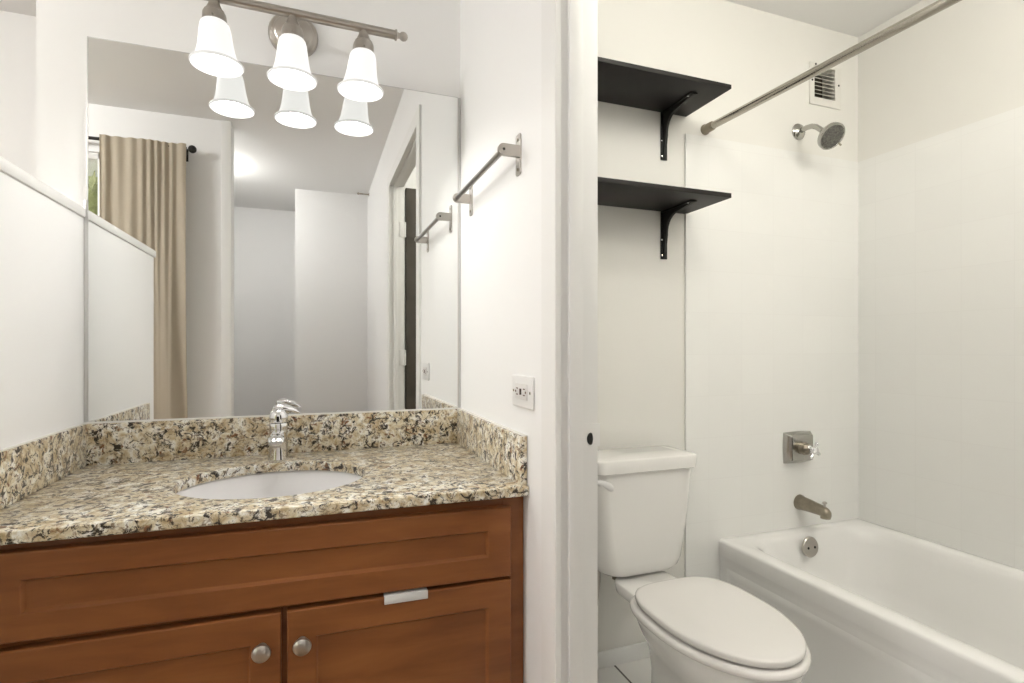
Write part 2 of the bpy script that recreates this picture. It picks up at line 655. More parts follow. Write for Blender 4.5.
# bathroom tile surround (back and side) and baseboard
b = B()
TZ = 1.845
box(b, (1.247, D - 0.008, 0.0), (XR, D, TZ), 0.0)
struct('wall_tile_back', b, M['tile'])
b = B(); box(b, (XR - 0.008, -0.12, 0.0), (XR, D - 0.008, TZ)); struct('wall_tile_right', b, M['tile_side'])
b = B(); box(b, (XP1, D - 0.010, 0.0), (1.249, D, 0.055), 0.003); struct('baseboard_back', b, M['trim'])
b = B(); box(b, (XP1, JY + 0.1, 0.0), (XP1 + 0.010, D - 0.01, 0.055), 0.003); struct('baseboard_left', b, M['trim'])

# ------------------------------------------------------------------ vanity cabinet
VF = 1.065          # face frame front
DF = 1.045          # door front
VXL, VXR = XL1 + 0.002, 0.4165
CT = 0.7914         # counter top
CB = 0.7700         # counter underside


def skew(co):
    """the vanity front stands a little out of square with the wall: its left end sits further back"""
    t = min(1.0, max(0.0, (1.45 - co.y) / 0.38))
    return Vector((co.x, co.y + (0.404 - co.x) * 0.026 * t, co.z))


def skew_drawer(co):
    """the false drawer front also hangs slightly askew, left end up"""
    c = skew(co)
    return Vector((c.x, c.y, c.z + (0.377 - c.x) * 0.0078))


WARP = skew
van = thing('vanity_cabinet', 'cherry-brown wooden bathroom vanity cabinet under the granite countertop', 'cabinet', (-0.06, 1.32, 0))
b = B()
box(b, (VXL, VF + 0.02, 0.10), (VXL + 0.016, D - 0.002, CB))
box(b, (VXR - 0.016, VF + 0.02, 0.10), (VXR, D - 0.002, CB))
box(b, (VXL, D - 0.012, 0.10), (VXR, D - 0.002, 0.60))
box(b, (VXL, VF + 0.02, 0.10), (VXR, D - 0.002, 0.116))
make('carcass', b, M['cabinet_dark'], van)
b = B()
box(b, (VXL, VF, 0.10), (VXL + 0.045, VF + 0.02, CB), 0.001)
box(b, (VXR - 0.045, VF, 0.10), (VXR, VF + 0.02, CB), 0.001)
box(b, (VXL + 0.045, VF, 0.735), (VXR - 0.045, VF + 0.02, CB), 0.001)
box(b, (VXL + 0.045, VF, 0.58), (VXR - 0.045, VF + 0.02, 0.63), 0.001)
box(b, (VXL + 0.045, VF, 0.10), (VXR - 0.045, VF + 0.02, 0.14), 0.001)
box(b, (-0.085, VF, 0.14), (-0.020, VF + 0.02, 0.58), 0.001)
make('face_frame', b, M['wood'], van)
b = B(); box(b, (VXL, VF + 0.07, 0.0), (VXR, VF + 0.085, 0.10)); make('toe_kick', b, M['cabinet_dark'], van)


def shaker(name, x0, x1, z0, z1, fr, rail):
    """recessed panel front with a chamfered inner edge"""
    b = B()

    def r(i, y):
        k = i + rail if i > 0.02 else i          # rails differ a little from the stiles
        return [(x0 + i, y, z0 + k), (x1 - i, y, z0 + k), (x1 - i, y, z1 - k), (x0 + i, y, z1 - k)]
    rings = [r(0, VF - 0.0005), r(0, DF + 0.003), r(0.0012, DF + 0.0008), r(0.003, DF), r(fr - 0.001, DF), r(fr, DF + 0.001),
             r(fr + 0.0035, DF + 0.0070), r(fr + 0.0045, DF + 0.0075)]
    loft(b, rings)
    return make(name, b, M['wood'], van, sharp=20)


DRX0, DRX1 = -0.487, 0.3825
WARP = skew_drawer
drawer = shaker('drawer_front', DRX0, DRX1, 0.6045, 0.7475, 0.050, -0.005)
WARP = skew
d1 = shaker('door', DRX0, -0.0575, 0.105, 0.5985, 0.050, 0.003)
d2 = shaker('door', -0.0475, DRX1, 0.105, 0.5985, 0.050, 0.003)
for dd, kx in ((d1, -0.0885), (d2, -0.0215)):
    b = B()
    lathe(b, [(0.0085, 0.0), (0.0085, 0.0025), (0.0055, 0.004), (0.0055, 0.012), (0.010, 0.0145), (0.0150, 0.0175), (0.0162, 0.0205),
              (0.0150, 0.0245), (0.0105, 0.0278), (0.005, 0.0292), (0.0005, 0.0296)], (kx, DF, 0.541), (0, -1, 0), 28)
    make('knob', b, M['nickel'], dd)
# clip over the door
b = B()
box(b, (0.1250, DF - 0.0035, 0.5855), (0.2085, DF - 0.0005, 0.6005), 0.0012)
box(b, (0.1250, DF - 0.0035, 0.5990), (0.2085, DF + 0.014, 0.6015), 0.0008)
tag(make('door_clip', b, M['clip'], loc=(0.167, DF, 0.5855)), 'small white clip hooked over the top edge of the right vanity door', 'clip')

# ------------------------------------------------------------------ countertop with oval cutout, splashes
CF = 1.0346
SCX, SCY, SA, SB = -0.083, 1.285, 0.193, 0.170
top = thing('countertop', 'speckled beige and brown granite vanity countertop with raised splashes', 'countertop', (-0.06, 1.32, CB))
b = B()
cx0, cx1, cy0, cy1 = XL1 + 0.001, XP0 - 0.001, CF, D - 0.001
N = 128
angs = [2 * pi * k / N for k in range(N)]


def rect_pt(a, i=0.0):
    dx, dy = cos(a), sin(a)
    t = 1e9
    if dx > 1e-9: t = min(t, (cx1 - i - SCX) / dx)
    if dx < -1e-9: t = min(t, (cx0 + i - SCX) / dx)
    if dy > 1e-9: t = min(t, (cy1 - i - SCY) / dy)
    if dy < -1e-9: t = min(t, (cy0 + i - SCY) / dy)
    return (SCX + dx * t, SCY + dy * t)


for cxx, cyy in ((cx0, cy0), (cx1, cy0), (cx0, cy1), (cx1, cy1)):
    a = atan2(cyy - SCY, cxx - SCX) % (2 * pi)
    k = min(range(N), key=lambda q: abs(angs[q] - a))
    angs[k] = a


def ell(a, g=0.0):
    # same direction angle on the ellipse
    t = atan2(sin(a) * SA, cos(a) * SB)
    return (SCX + (SA + g) * cos(t), SCY + (SB + g) * sin(t))


rings = [[(*ell(a), CB) for a in angs], [(*ell(a), CT - 0.002) for a in angs], [(*ell(a, 0.002), CT) for a in angs],
         [(*rect_pt(a, 0.004), CT) for a in angs], [(*rect_pt(a, 0.001), CT - 0.0015) for a in angs], [(*rect_pt(a), CT - 0.004) for a in angs], [(*rect_pt(a), CB + 0.002) for a in angs],
         [(*rect_pt(a, 0.002), CB) for a in angs], [(*ell(a), CB) for a in angs]]
loft(b, rings, True, False, False)
make('slab', b, M['granite'], top, sharp=40)
WARP = None
BSZ = 0.8925
ST = 0.020
b = B(); box(b, (XL1 + 0.001, D - ST, CT), (XP0 - 0.001, D - 0.001, BSZ), 0.0015); make('back_splash', b, M['granite'], top)
b = B(); box(b, (XL1 + 0.001, 1.074, CT), (XL1 + 0.0105, D - ST, BSZ), 0.0015); make('side_splash', b, M['granite'], top)
b = B(); box(b, (XP0 - 0.016, 1.044, CT), (XP0 - 0.001, D - ST, BSZ), 0.0015); make('side_splash', b, M['granite'], top)
b = B()
box(b, (XL1 + 0.001, D - ST + 0.002, BSZ - 0.0005), (XP0 - 0.001, D, BSZ + 0.0025), 0.001)
box(b, (XL1, 1.076, BSZ - 0.0005), (XL1 + 0.006, D - ST, BSZ + 0.002), 0.001)
box(b, (XP0 - 0.009, 1.046, BSZ - 0.0005), (XP0, D - ST, BSZ + 0.002), 0.001)
make('caulk_line', b, M['caulk'], top)

# undermount sink
sink = thing('undermount_sink', 'white oval undermount sink set into the granite countertop', 'sink', (SCX, SCY, 0.62))
b = B()
sp_ = [(0.025, CB - 0.0005), (0.006, CB - 0.0005), (0.003, CB - 0.005), (-0.006, 0.748), (-0.024, 0.715), (-0.050, 0.682), (-0.080, 0.655), (-0.110, 0.636), (-0.140, 0.625)]
out = [(-0.135, 0.612), (-0.105, 0.622), (-0.072, 0.643), (-0.040, 0.672), (-0.012, 0.708), (0.006, 0.745), (0.014, CB - 0.012), (0.025, CB - 0.010)]
rings = []
for g, z in sp_ + out:
    rings.append([(SCX + (SA + g) * cos(2 * pi * k / 64), SCY + (SB + g) * sin(2 * pi * k / 64), z) for k in range(64)])
rings.append(rings[0])
loft(b, rings, True, False, False)
make('bowl', b, M['sink'], sink, sharp=60)
b = B()
lathe(b, [(0.034, 0.0), (0.034, 0.003), (0.026, 0.005), (0.020, 0.002), (0.001, 0.002)], (SCX, SCY, 0.6205), (0, 0, 1), 28)
lathe(b, [(0.040, 0.0), (0.030, -0.03), (0.020, -0.05), (0.020, -0.15), (0.001, -0.15)], (SCX, SCY, 0.6205), (0, 0, 1), 20)
make('drain', b, M['chrome'], sink)

# faucet
FX, FY = -0.0875, 1.500
fau = thing('faucet', 'single-lever chrome bathroom faucet standing behind the oval sink', 'faucet', (FX, FY, CT))
b = B()
lathe(b, [(0.0255, 0.0), (0.0255, 0.004), (0.0240, 0.010), (0.0225, 0.030), (0.0215, 0.055), (0.0218, 0.078), (0.0225, 0.088), (0.0205, 0.094), (0.001, 0.095)], (FX, FY, CT), (0, 0, 1), 32)
make('body', b, M['chrome'], fau)
b = B()
rings = []
for y, z, w, h in ((FY - 0.004, CT + 0.058, 0.017, 0.020), (FY - 0.03, CT + 0.062, 0.0165, 0.016), (FY - 0.06, CT + 0.064, 0.0165, 0.0125),
                   (FY - 0.085, CT + 0.063, 0.0165, 0.0105), (FY - 0.098, CT + 0.060, 0.0155, 0.009), (FY - 0.104, CT + 0.058, 0.012, 0.006)):
    rings.append([(FX + 1.18 * w * (abs(cos(t)) ** 0.7) * (1 if cos(t) >= 0 else -1), y, z + h * (abs(sin(t)) ** 0.7) * (1 if sin(t) >= 0 else -1)) for t in [2 * pi * k / 28 for k in range(28)]])
loft(b, rings)
spout = make('spout', b, M['chrome'], fau)
b = B(); lathe(b, [(0.0105, 0.0), (0.0105, 0.010), (0.008, 0.010), (0.0005, 0.009)], (FX, FY - 0.086, CT + 0.056), (0, 0, -1), 20)
make('aerator', b, M['nickel'], spout)
b = B()
lathe(b, [(0.0195, 0.095), (0.0225, 0.099), (0.0230, 0.108), (0.0212, 0.118), (0.0155, 0.126), (0.007, 0.130), (0.0005, 0.131)], (FX, FY, CT), (0, 0, 1), 32)
hd = make('handle', b, M['chrome'], fau)
b = B()
rings = []
for x, y, z, w, h in ((-0.017, 0.010, 0.128, 0.007, 0.006), (-0.013, 0.012, 0.133, 0.014, 0.0115), (0.0, 0.015, 0.138, 0.018, 0.0120), (0.015, 0.018, 0.137, 0.018, 0.0105), (0.030, 0.021, 0.133, 0.016, 0.0085), (0.043, 0.023, 0.127, 0.012, 0.0060), (0.050, 0.024, 0.123, 0.006, 0.003)):
    rings.append([(FX + x, FY + y + w * cos(t), CT + z - 0.007 + h * sin(t)) for t in [2 * pi * k / 24 for k in range(24)]])
loft(b, rings)
make('lever', b, M['chrome'], hd)
b = B(); box(b, (FX - 0.0032, FY - 0.0236, CT + 0.099), (FX + 0.0032, FY - 0.0170, CT + 0.113), 0.0015); make('temperature_mark', b, M['dark'], hd)

# ------------------------------------------------------------------ mirror
MX0, MX1, MZ0, MZ1 = -0.521, 0.4085, 0.8955, 1.839
mir = thing('wall_mirror', 'large frameless wall mirror above the vanity backsplash', 'mirror', (-0.06, D, MZ0))
b = B(); box(b, (MX0, D - 0.006, MZ0), (MX1, D - 0.0005, MZ1)); make('glass', b, M['mirror'], mir)
b = B(); box(b, (XL1 + 0.0005, D - 0.008, MZ0), (MX0, D, MZ1 - 0.40), 0.001); make('edge_channel', b, M['mirror_edge'], mir)
b = B(); box(b, (MX1, D - 0.008, MZ0), (XP0 - 0.0005, D, MZ1), 0.001); make('edge_channel', b, M['mirror_edge'], mir)
b = B(); box(b, (MX0 - 0.003, D - 0.0065, MZ0), (MX0, D, MZ1), 0.0005); box(b, (MX0 - 0.003, D - 0.0065, MZ1), (MX1, D, MZ1 + 0.002), 0.0005)
make('edge_trim', b, M['mirror_edge'], mir)

# ------------------------------------------------------------------ vanity light
vl = thing('vanity_light', 'brushed nickel bar light with three lit bell shades above the mirror', 'lamp', (-0.055, D, 1.935))
BZ = 1.9225


def tilt(co):
    """the fixture hangs a hair out of level, its left end up"""
    t = min(1.0, max(0.0, (D - co.y) / 0.06))
    return Vector((co.x, co.y, co.z - (co.x + 0.055) * 0.012 * t))


WARP = tilt
b = B()
lathe(b, [(0.064, 0.0), (0.064, 0.006), (0.060, 0.012), (0.052, 0.015), (0.050, 0.019), (0.044, 0.023), (0.020, 0.028), (0.001, 0.030)], (-0.055, D, 1.938), (0, -1, 0), 44)
make('wall_plate', b, M['nickel'], vl)
b = B(); tube(b, [(-0.055, D - 0.02, 1.938), (-0.055, D - 0.06, 1.937), (-0.055, D - 0.10, 1.930), (-0.055, LAMP_Y, BZ)], 0.009, 16); make('arm', b, M['nickel'], vl)
b = B(); tube(b, [(-0.312, LAMP_Y, BZ), (0.203, LAMP_Y, BZ)], 0.0115, 24); make('bar', b, M['nickel'], vl)
for sx, x0 in ((1, 0.203), (-1, -0.312)):
    b = B()
    lathe(b, [(0.0115, -0.001), (0.0140, 0.0), (0.0140, 0.004), (0.008, 0.006), (0.007, 0.012), (0.0105, 0.016), (0.0120, 0.022), (0.0105, 0.028), (0.006, 0.0325), (0.0005, 0.034)], (x0, LAMP_Y, BZ), (sx, 0, 0), 24)
    make('finial', b, M['nickel'], vl)
WARP = None
for lx, lz, lc in LAMPS:
    WARP = None
    bz = BZ - (lx + 0.055) * 0.012
    zt = lz + 0.104                      # where the glass meets the cup
    h = bz - 0.008 - zt

    def lean(co, lz=lz, lx=lx, lc=lc):
        return Vector((co.x + (lc - lx) * min(1.0, (co.z - lz) / 0.125), co.y, co.z))
    WARP = lean
    b = B()
    lathe(b, [(0.0090, h), (0.0095, h * 0.90), (0.0125, h * 0.87), (0.0130, h * 0.80), (0.0175, h * 0.62), (0.0205, h * 0.52), (0.0225, h * 0.49), (0.0228, h * 0.42), (0.0250, h * 0.39), (0.0262, h * 0.30), (0.0275, 0.000), (0.0292, -0.004), (0.0292, -0.008), (0.0270, -0.009), (0.001, -0.007)],
          (lx, LAMP_Y, zt), (0, 0, 1), 32)
    sk = make('socket_cup', b, M['nickel'], vl)
    for k in range(3):
        a = radians(270 + 120 * k)
        b = B(); lathe(b, [(0.003, 0), (0.003, 0.004), (0.001, 0.005)], (lx + 0.0265 * cos(a), LAMP_Y + 0.0265 * sin(a), zt + 0.006), (cos(a), sin(a), 0), 10)
        make('screw', b, M['nickel'], sk)
    H = zt - lz
    b = B()
    prof = [(0.0235, 1.0), (0.0280, 0.985), (0.0315, 0.94), (0.0340, 0.85), (0.0358, 0.72), (0.0375, 0.58), (0.0395, 0.44), (0.0420, 0.31), (0.0448, 0.21),
            (0.0485, 0.12), (0.0525, 0.055), (0.0565, 0.015), (0.0575, 0.004),
            (0.0565, 0.004), (0.0515, 0.06), (0.0465, 0.14), (0.0425, 0.25), (0.0385, 0.42), (0.0360, 0.62), (0.0330, 0.84), (0.0280, 0.95), (0.0230, 0.985)]
    lathe(b, [(r, lz + q * H) for r, q in prof], (lx, LAMP_Y, 0), (0, 0, 1), 48, False, False)
    sd = make('shade', b, M['shade'], vl, sharp=60)
    b = B(); lathe(b, [(0.0570, 0.006), (0.0590, 0.004), (0.0592, 0.001), (0.0580, -0.0015), (0.0560, -0.001), (0.0555, 0.003)], (lx, LAMP_Y, lz), (0, 0, 1), 48, False, False)
    make('rim', b, M['shade_rib'], sd, sharp=80)
    b = B()
    lathe(b, [(0.013, 0.055), (0.014, 0.050), (0.022, 0.045), (0.028, 0.035), (0.028, 0.025), (0.022, 0.012), (0.010, 0.007), (0.0005, 0.005)], (lx, LAMP_Y, lz + 0.053), (0, 0, 1), 24)
    make('bulb', b, M['bulb'], vl)
WARP = None

# ------------------------------------------------------------------ towel bar
tb = thing('towel_bar', 'brushed metal towel bar on the white wall beside the mirror', 'towel bar', (XP0, 1.254, 1.49))
TBX, TBZ = 0.3785, 1.5015
b = B(); tube(b, [(TBX, 1.084, TBZ), (TBX, 1.484, TBZ)], 0.0066, 20); make('rail', b, M['towel'], tb)
for y, sg in ((1.0935, 1), (1.473, -1)):
    b = B()
    z0, z1, hw = 1.4535, 1.5415, 0.0135
    prism(b, [(y - hw, z0 + 0.004), (y - hw + 0.004, z0), (y + hw - 0.004, z0), (y + hw, z0 + 0.004), (y + hw, z1 - 0.004), (y + hw - 0.004, z1), (y - hw + 0.004, z1), (y - hw, z1 - 0.004)], 0, XP0 - 0.0035, XP0)
    pl = make('mounting_plate', b, M['nickel'], tb)
    for zz in (1.465, 1.530):
        b = B(); lathe(b, [(0.0038, 0.0), (0.0038, 0.0015), (0.001, 0.002)], (XP0 - 0.0035, y, zz), (-1, 0, 0), 10)
        make('screw', b, M['bronze'], pl)
    b = B()
    poly = [(XP0 - 0.002, TBZ - 0.0125), (XP0 - 0.002, TBZ + 0.0125)]
    for k in range(11):
        a = radians(90 + 18 * k)
        poly.append((TBX + 0.0128 * cos(a), TBZ + 0.0128 * sin(a)))
    ya, yb = (y - 0.012, y - 0.004) if sg > 0 else (y + 0.004, y + 0.012)
    prism(b, poly, 1, ya, yb)
    ar = make('bracket_arm', b, M['nickel'], tb)
    b = B(); lathe(b, [(0.003, 0), (0.003, 0.001), (0.0005, 0.0012)], (TBX, ya if sg > 0 else yb, TBZ), (0, -sg, 0), 10)
    make('screw', b, M['dark'], ar)

# ------------------------------------------------------------------ outlet
ol = thing('wall_outlet', 'white horizontal electrical outlet on the wall above the right granite splash', 'outlet', (XP0, 1.040, 0.985))
OY0, OY1, OZ0, OZ1 = 1.005, 1.123, 0.9505, 1.0185
b = B(); box(b, (XP0 - 0.006, OY0, OZ0), (XP0, OY1, OZ1), 0.003, 3); make('cover_plate', b, M['plate'], ol)
b = B(); box(b, (XP0 - 0.0085, 1.030, 0.968), (XP0 - 0.005, 1.098, 1.001), 0.0015); rc = make('receptacle', b, M['receptacle'], ol)
for yy, sd in ((1.044, -1), (1.084, 1)):
    for dz in (-0.0065, 0.0065):
        b = B(); box(b, (XP0 - 0.0091, yy - 0.0045, 0.9845 + dz - 0.0012), (XP0 - 0.0080, yy + 0.0045, 0.9845 + dz + 0.0012))
        make('socket_slot', b, M['brown'], rc)
    b = B(); lathe(b, [(0.0026, 0), (0.0026, 0.0007), (0.0003, 0.0008)], (XP0 - 0.0084, yy + sd * 0.0085, 0.9845), (-1, 0, 0), 10)
    make('ground_hole', b, M['brown'], rc)
b = B(); box(b, (XP0 - 0.0098, 1.0595, 0.978), (XP0 - 0.0080, 1.0630, 0.991), 0.0005); make('test_button', b, M['dark'], rc)
b = B(); box(b, (XP0 - 0.0098, 1.0650, 0.978), (XP0 - 0.0080, 1.0685, 0.991), 0.0005); make('reset_button', b, M['brown'], rc)
for yy in (1.016, 1.112):
    b = B(); lathe(b, [(0.0030, 0), (0.0030, 0.001), (0.0005, 0.0014)], (XP0 - 0.006, yy, 0.9845), (-1, 0, 0), 12)
    make('screw', b, M['steel'], ol)

# ------------------------------------------------------------------ shelves
def shelf(zb, zt, label):
    t = thing('wall_shelf', label, 'shelf', (0.88, D, zb), 'black shelves above the toilet')
    b = B(); box(b, (XP1 + 0.001, 1.375, zb), (1.254, D - 0.0005, zt), 0.0012); make('board', b, M['black'], t)
    b = B()
    bx = 1.157
    w = 0.0130
    L1, L2 = 0.168, 0.165
    # tapered L with a curved web: side profile in (y, z)
    poly = [(D - 0.0005, zb), (D - 0.0005, zb - L1), (D - 0.007, zb - L1), (D - 0.020, zb - 0.085)]
    for k in range(9):
        a = radians(90 * k / 8)          # concave quarter arc between the legs
        poly.append((D - 0.074 + 0.054 * cos(a), zb - 0.078 + 0.060 * sin(a)))
    poly += [(D - 0.110, zb - 0.013), (D - L2, zb - 0.006), (D - L2, zb)]
    prism(b, poly, 0, bx - 0.005, bx + 0.005)
    box(b, (bx - w, D - 0.005, zb - L1), (bx + w, D - 0.0005, zb - 0.0005), 0.001)
    box(b, (bx - w, D - L2, zb - 0.005), (bx + w, D - 0.0005, zb - 0.0003), 0.001)
    br = make('bracket', b, M['black_iron'], t)
    for yy, zz, ax in ((D - 0.005, zb - 0.155, (0, -1, 0)), (D - 0.005, zb - 0.100, (0, -1, 0)), (D - 0.060, zb - 0.005, (0, 0, -1)), (D - 0.145, zb - 0.005, (0, 0, -1))):
        b = B(); lathe(b, [(0.0040, 0), (0.0040, 0.001), (0.0005, 0.0022)], (bx - 0.0085, yy, zz), ax, 10)
        make('screw', b, M['chrome'], br)
    return t


shelf(1.908, 1.9215, 'upper black wall shelf on an iron bracket beside the shower rod')
shelf(1.5585, 1.5735, 'lower black wall shelf on an iron bracket above the toilet tank')

# ------------------------------------------------------------------ exhaust vent
vt = thing('air_vent', 'small louvered air vent high on the wall above the showerhead', 'vent', (1.928, D, 2.13))
b = B()
fx0, fx1, fz0, fz1 = 1.844, 2.013, 2.048, 2.214
for lo, hi in (((fx0, fz0), (VX0 + 0.002, fz1)), ((VX1 - 0.002, fz0), (fx1, fz1)), ((VX0, fz0), (VX1, VZ0 + 0.002)), ((VX0, VZ1 - 0.002), (VX1, fz1))):
    box(b, (lo[0], D - 0.006, lo[1]), (hi[0], D, hi[1]), 0.001)
make('frame', b, M['vent'], vt)
b = B()
nl = 8
for k in range(nl):
    z = VZ0 + 0.012 + (VZ1 - VZ0 - 0.02) * k / (nl - 1) - 0.001
    prism(b, [(D - 0.004, z - 0.0075), (D - 0.0025, z - 0.0092), (D + 0.014, z + 0.0015), (D + 0.0125, z + 0.0032)], 0, VX0 + 0.0005, VX1 - 0.0005)
make('louvers', b, M['louver'], vt)
b = B(); box(b, (VX0 + 0.0005, D + 0.055, VZ0 + 0.0005), (VX1 - 0.0005, D + 0.069, VZ1 - 0.0005)); make('duct', b, M['duct'], vt)
b = B()
for xx, zz in ((fx0 + 0.011, 2.143), (fx1 - 0.014, 2.143), (fx0 + 0.030, 2.2090)):
    b = B(); lathe(b, [(0.0040, 0), (0.0040, 0.0015), (0.001, 0.003)], (xx, D - 0.006, zz), (0, -1, 0), 10)
    make('screw', b, M['dark'], vt)

# ------------------------------------------------------------------ shower rod
RX, RZ = 1.336, 1.873
RXN = RX + 0.062
sr = thing('shower_rod', 'satin metal shower curtain rod running from the wall over the bathtub edge', 'rod', (RX, 0.83, RZ))
b = B(); tube(b, [(RXN, -0.118, RZ), (RX + (RXN - RX) * 0.5, 0.75, RZ)], 0.0145, 24); tube(b, [(RX + (RXN - RX) * 0.53, 0.70, RZ), (RX, D - 0.03, RZ)], 0.0128, 24); make('tube', b, M['steel'], sr)
for xx, yy, sg in ((RX, D, -1), (RXN, -0.12, 1)):
    b = B(); lathe(b, [(0.0190, 0.0005), (0.0190, 0.006), (0.0165, 0.009), (0.0160, 0.040), (0.0150, 0.044), (0.012, 0.044)], (xx, yy, RZ), (0, sg, 0), 24)
    ec = make('end_cap', b, M['bronze'], sr)

# ------------------------------------------------------------------ shower head
SX, SZ = 1.787, 1.928
sh = thing('showerhead', 'round chrome showerhead on a short bent arm below the air vent', 'shower head', (SX, D, SZ))
b = B(); lathe(b, [(0.032, 0.0), (0.032, 0.004), (0.027, 0.010), (0.015, 0.014), (0.012, 0.016), (0.001, 0.016)], (SX, D, SZ), (0, -1, 0), 32); make('flange', b, M['old_chrome'], sh)
nrm = Vector((-0.08, -0.76, -0.64)).normalized()
hc = Vector((1.795, 1.452, 1.862))     # centre of the face
hc = Vector((1.784, 1.448, 1.853))
bk = hc - nrm * 0.050
b = B()
pts = [(SX, D - 0.005, SZ), (SX, D - 0.04, SZ + 0.002), (SX, D - 0.062, SZ - 0.001), (SX, D - 0.080, SZ - 0.010), (SX, D - 0.094, SZ - 0.022), tuple(bk)]
tube(b, pts, 0.0098, 16)
make('arm', b, M['old_chrome'], sh)
b = B()
sphere(b, tuple(hc - nrm * 0.046), 0.0155)
lathe(b, [(0.011, -0.046), (0.0135, -0.040), (0.0145, -0.030), (0.030, -0.026), (0.043, -0.020), (0.0485, -0.013), (0.0495, -0.002), (0.0480, 0.001), (0.0435, 0.001), (0.042, -0.001)], tuple(hc), tuple(nrm), 40)
hh = make('head', b, M['old_chrome'], sh)
b = B()
lathe(b, [(0.042, -0.002), (0.0415, 0.000), (0.0200, 0.003), (0.0005, 0.004)], tuple(hc), tuple(nrm), 36)
a_, u_, v_ = basis(nrm)
for rr, nn in ((0.012, 8), (0.023, 14), (0.034, 20)):
    for k in range(nn):
        p = hc + (u_ * cos(2 * pi * k / nn) + v_ * sin(2 * pi * k / nn)) * rr + nrm * 0.001
        lathe(b, [(0.0016, 0), (0.0012, 0.004), (0.0003, 0.0042)], tuple(p), tuple(nrm), 6)
make('spray_face', b, M['nozzle'], hh)
b = B()
vdir = (Vector((0.85, 0.0, -0.45)))
vdir = (vdir - nrm * vdir.dot(nrm)).normalized()
tube(b, [tuple(hc + vdir * 0.043), tuple(hc + vdir * 0.058 + nrm * 0.003)], [0.003, 0.0036], 8)
make('spray_lever', b, M['bronze'], hh)

# ------------------------------------------------------------------ shower valve
VC = Vector((1.770, D - 0.008, 0.690))
sv = thing('shower_valve', 'square chrome shower valve with a small cross handle above the tub spout', 'shower valve', (VC.x, VC.y, VC.z))
b = B()


def sq(h, y, pinch, n=8):
    pts = []
    cor = [(-1, -1), (1, -1), (1, 1), (-1, 1)]
    for i in range(4):
        a, c = cor[i], cor[(i + 1) % 4]
        for k in range(n):
            t = k / n
            x = a[0] + (c[0] - a[0]) * t
            z = a[1] + (c[1] - a[1]) * t
            q = 1 + pinch * sin(pi * t)
            pts.append((VC.x + x * h * q if abs(a[0] - c[0]) < 1e-9 else VC.x + x * h, y, VC.z + z * 0.87 * h * q if abs(a[1] - c[1]) < 1e-9 else VC.z + z * 0.87 * h))
    return pts


loft(b, [sq(0.068, D - 0.008, 0.05), sq(0.068, D - 0.012, 0.05), sq(0.065, D - 0.017, 0.05), sq(0.054, D - 0.036, 0.03), sq(0.051, D - 0.038, 0.03)])
make('escutcheon', b, M['old_chrome'], sv, sharp=25)
b = B(); lathe(b, [(0.024, 0.0), (0.024, 0.012), (0.021, 0.014), (0.021, 0.024), (0.017, 0.028), (0.012, 0.034), (0.012, 0.050), (0.001, 0.050)], (VC.x, D - 0.036, VC.z), (0, -1, 0), 28); make('stem', b, M['bronze'], sv)
b = B()
hy = D - 0.036 - 0.052
lathe(b, [(0.013, -0.012), (0.0145, 0.0), (0.013, 0.010), (0.006, 0.014), (0.0005, 0.015)], (VC.x, hy, VC.z), (0, -1, 0), 20)
for k in range(4):
    a = radians(45 + 90 * k + 14)
    d = Vector((cos(a), 0, sin(a)))
    c = Vector((VC.x, hy, VC.z))
    tube(b, [tuple(c + d * 0.008), tuple(c + d * 0.018), tuple(c + d * 0.024), tuple(c + d * 0.030), tuple(c + d * 0.034)], [0.0045, 0.0042, 0.0068, 0.0068, 0.003], 12)
make('cross_handle', b, M['chrome'], sv)

# ------------------------------------------------------------------ tub spout
TX, TZS = 1.785, 0.473
ts = thing('tub_spout', 'worn nickel tub spout with a diverter pin on the tiled wall below the valve', 'tub spout', (TX, D - 0.008, TZS))
b = B()
rings = []
for y, z, w, h in ((0.0, 0.0, 0.030, 0.030), (0.006, 0.0, 0.030, 0.030), (0.012, -0.001, 0.027, 0.027), (0.050, -0.002, 0.0245, 0.0245), (0.090, -0.005, 0.0210, 0.0215), (0.115, -0.008, 0.0190, 0.0200), (0.130, -0.012, 0.0175, 0.0190), (0.139, -0.017, 0.0145, 0.0160), (0.143, -0.021, 0.009, 0.010)):
    rings.append([(TX + w * cos(t), D - 0.008 - y * 0.93, TZS + z * 0.8 + h * sin(t)) for t in [2 * pi * k / 28 for k in range(28)]])
loft(b, rings)
lathe(b, [(0.0175, 0.0), (0.0175, 0.020), (0.0150, 0.020), (0.001, 0.016)], (TX, D - 0.008 - 0.115, TZS - 0.010), (0, 0, -1), 20)
make('spout_body', b, M['bronze'], ts, sharp=50)
b = B(); lathe(b, [(0.0045, -0.004), (0.0040, 0.014), (0.0080, 0.016), (0.0085, 0.020), (0.005, 0.023), (0.0005, 0.024)], (TX, D - 0.008 - 0.112, TZS + 0.008), (0, 0, 1), 16); make('diverter_pin', b, M['nickel'], ts)

# ------------------------------------------------------------------ bathtub
tub = thing('bathtub', 'white alcove bathtub along the tiled right wall', 'bathtub', (1.76, 0.84, 0))
RZT = 0.375
tx0, tx1, ty0, ty1 = 1.393, XR - 0.009, -0.119, D - 0.0015
b = B()


def ring(i0, i1, j0, j1, r, z):
    return rrect(tx0 + i0, tx1 - i1, ty0 + j0, ty1 - j1, r, z, 8)


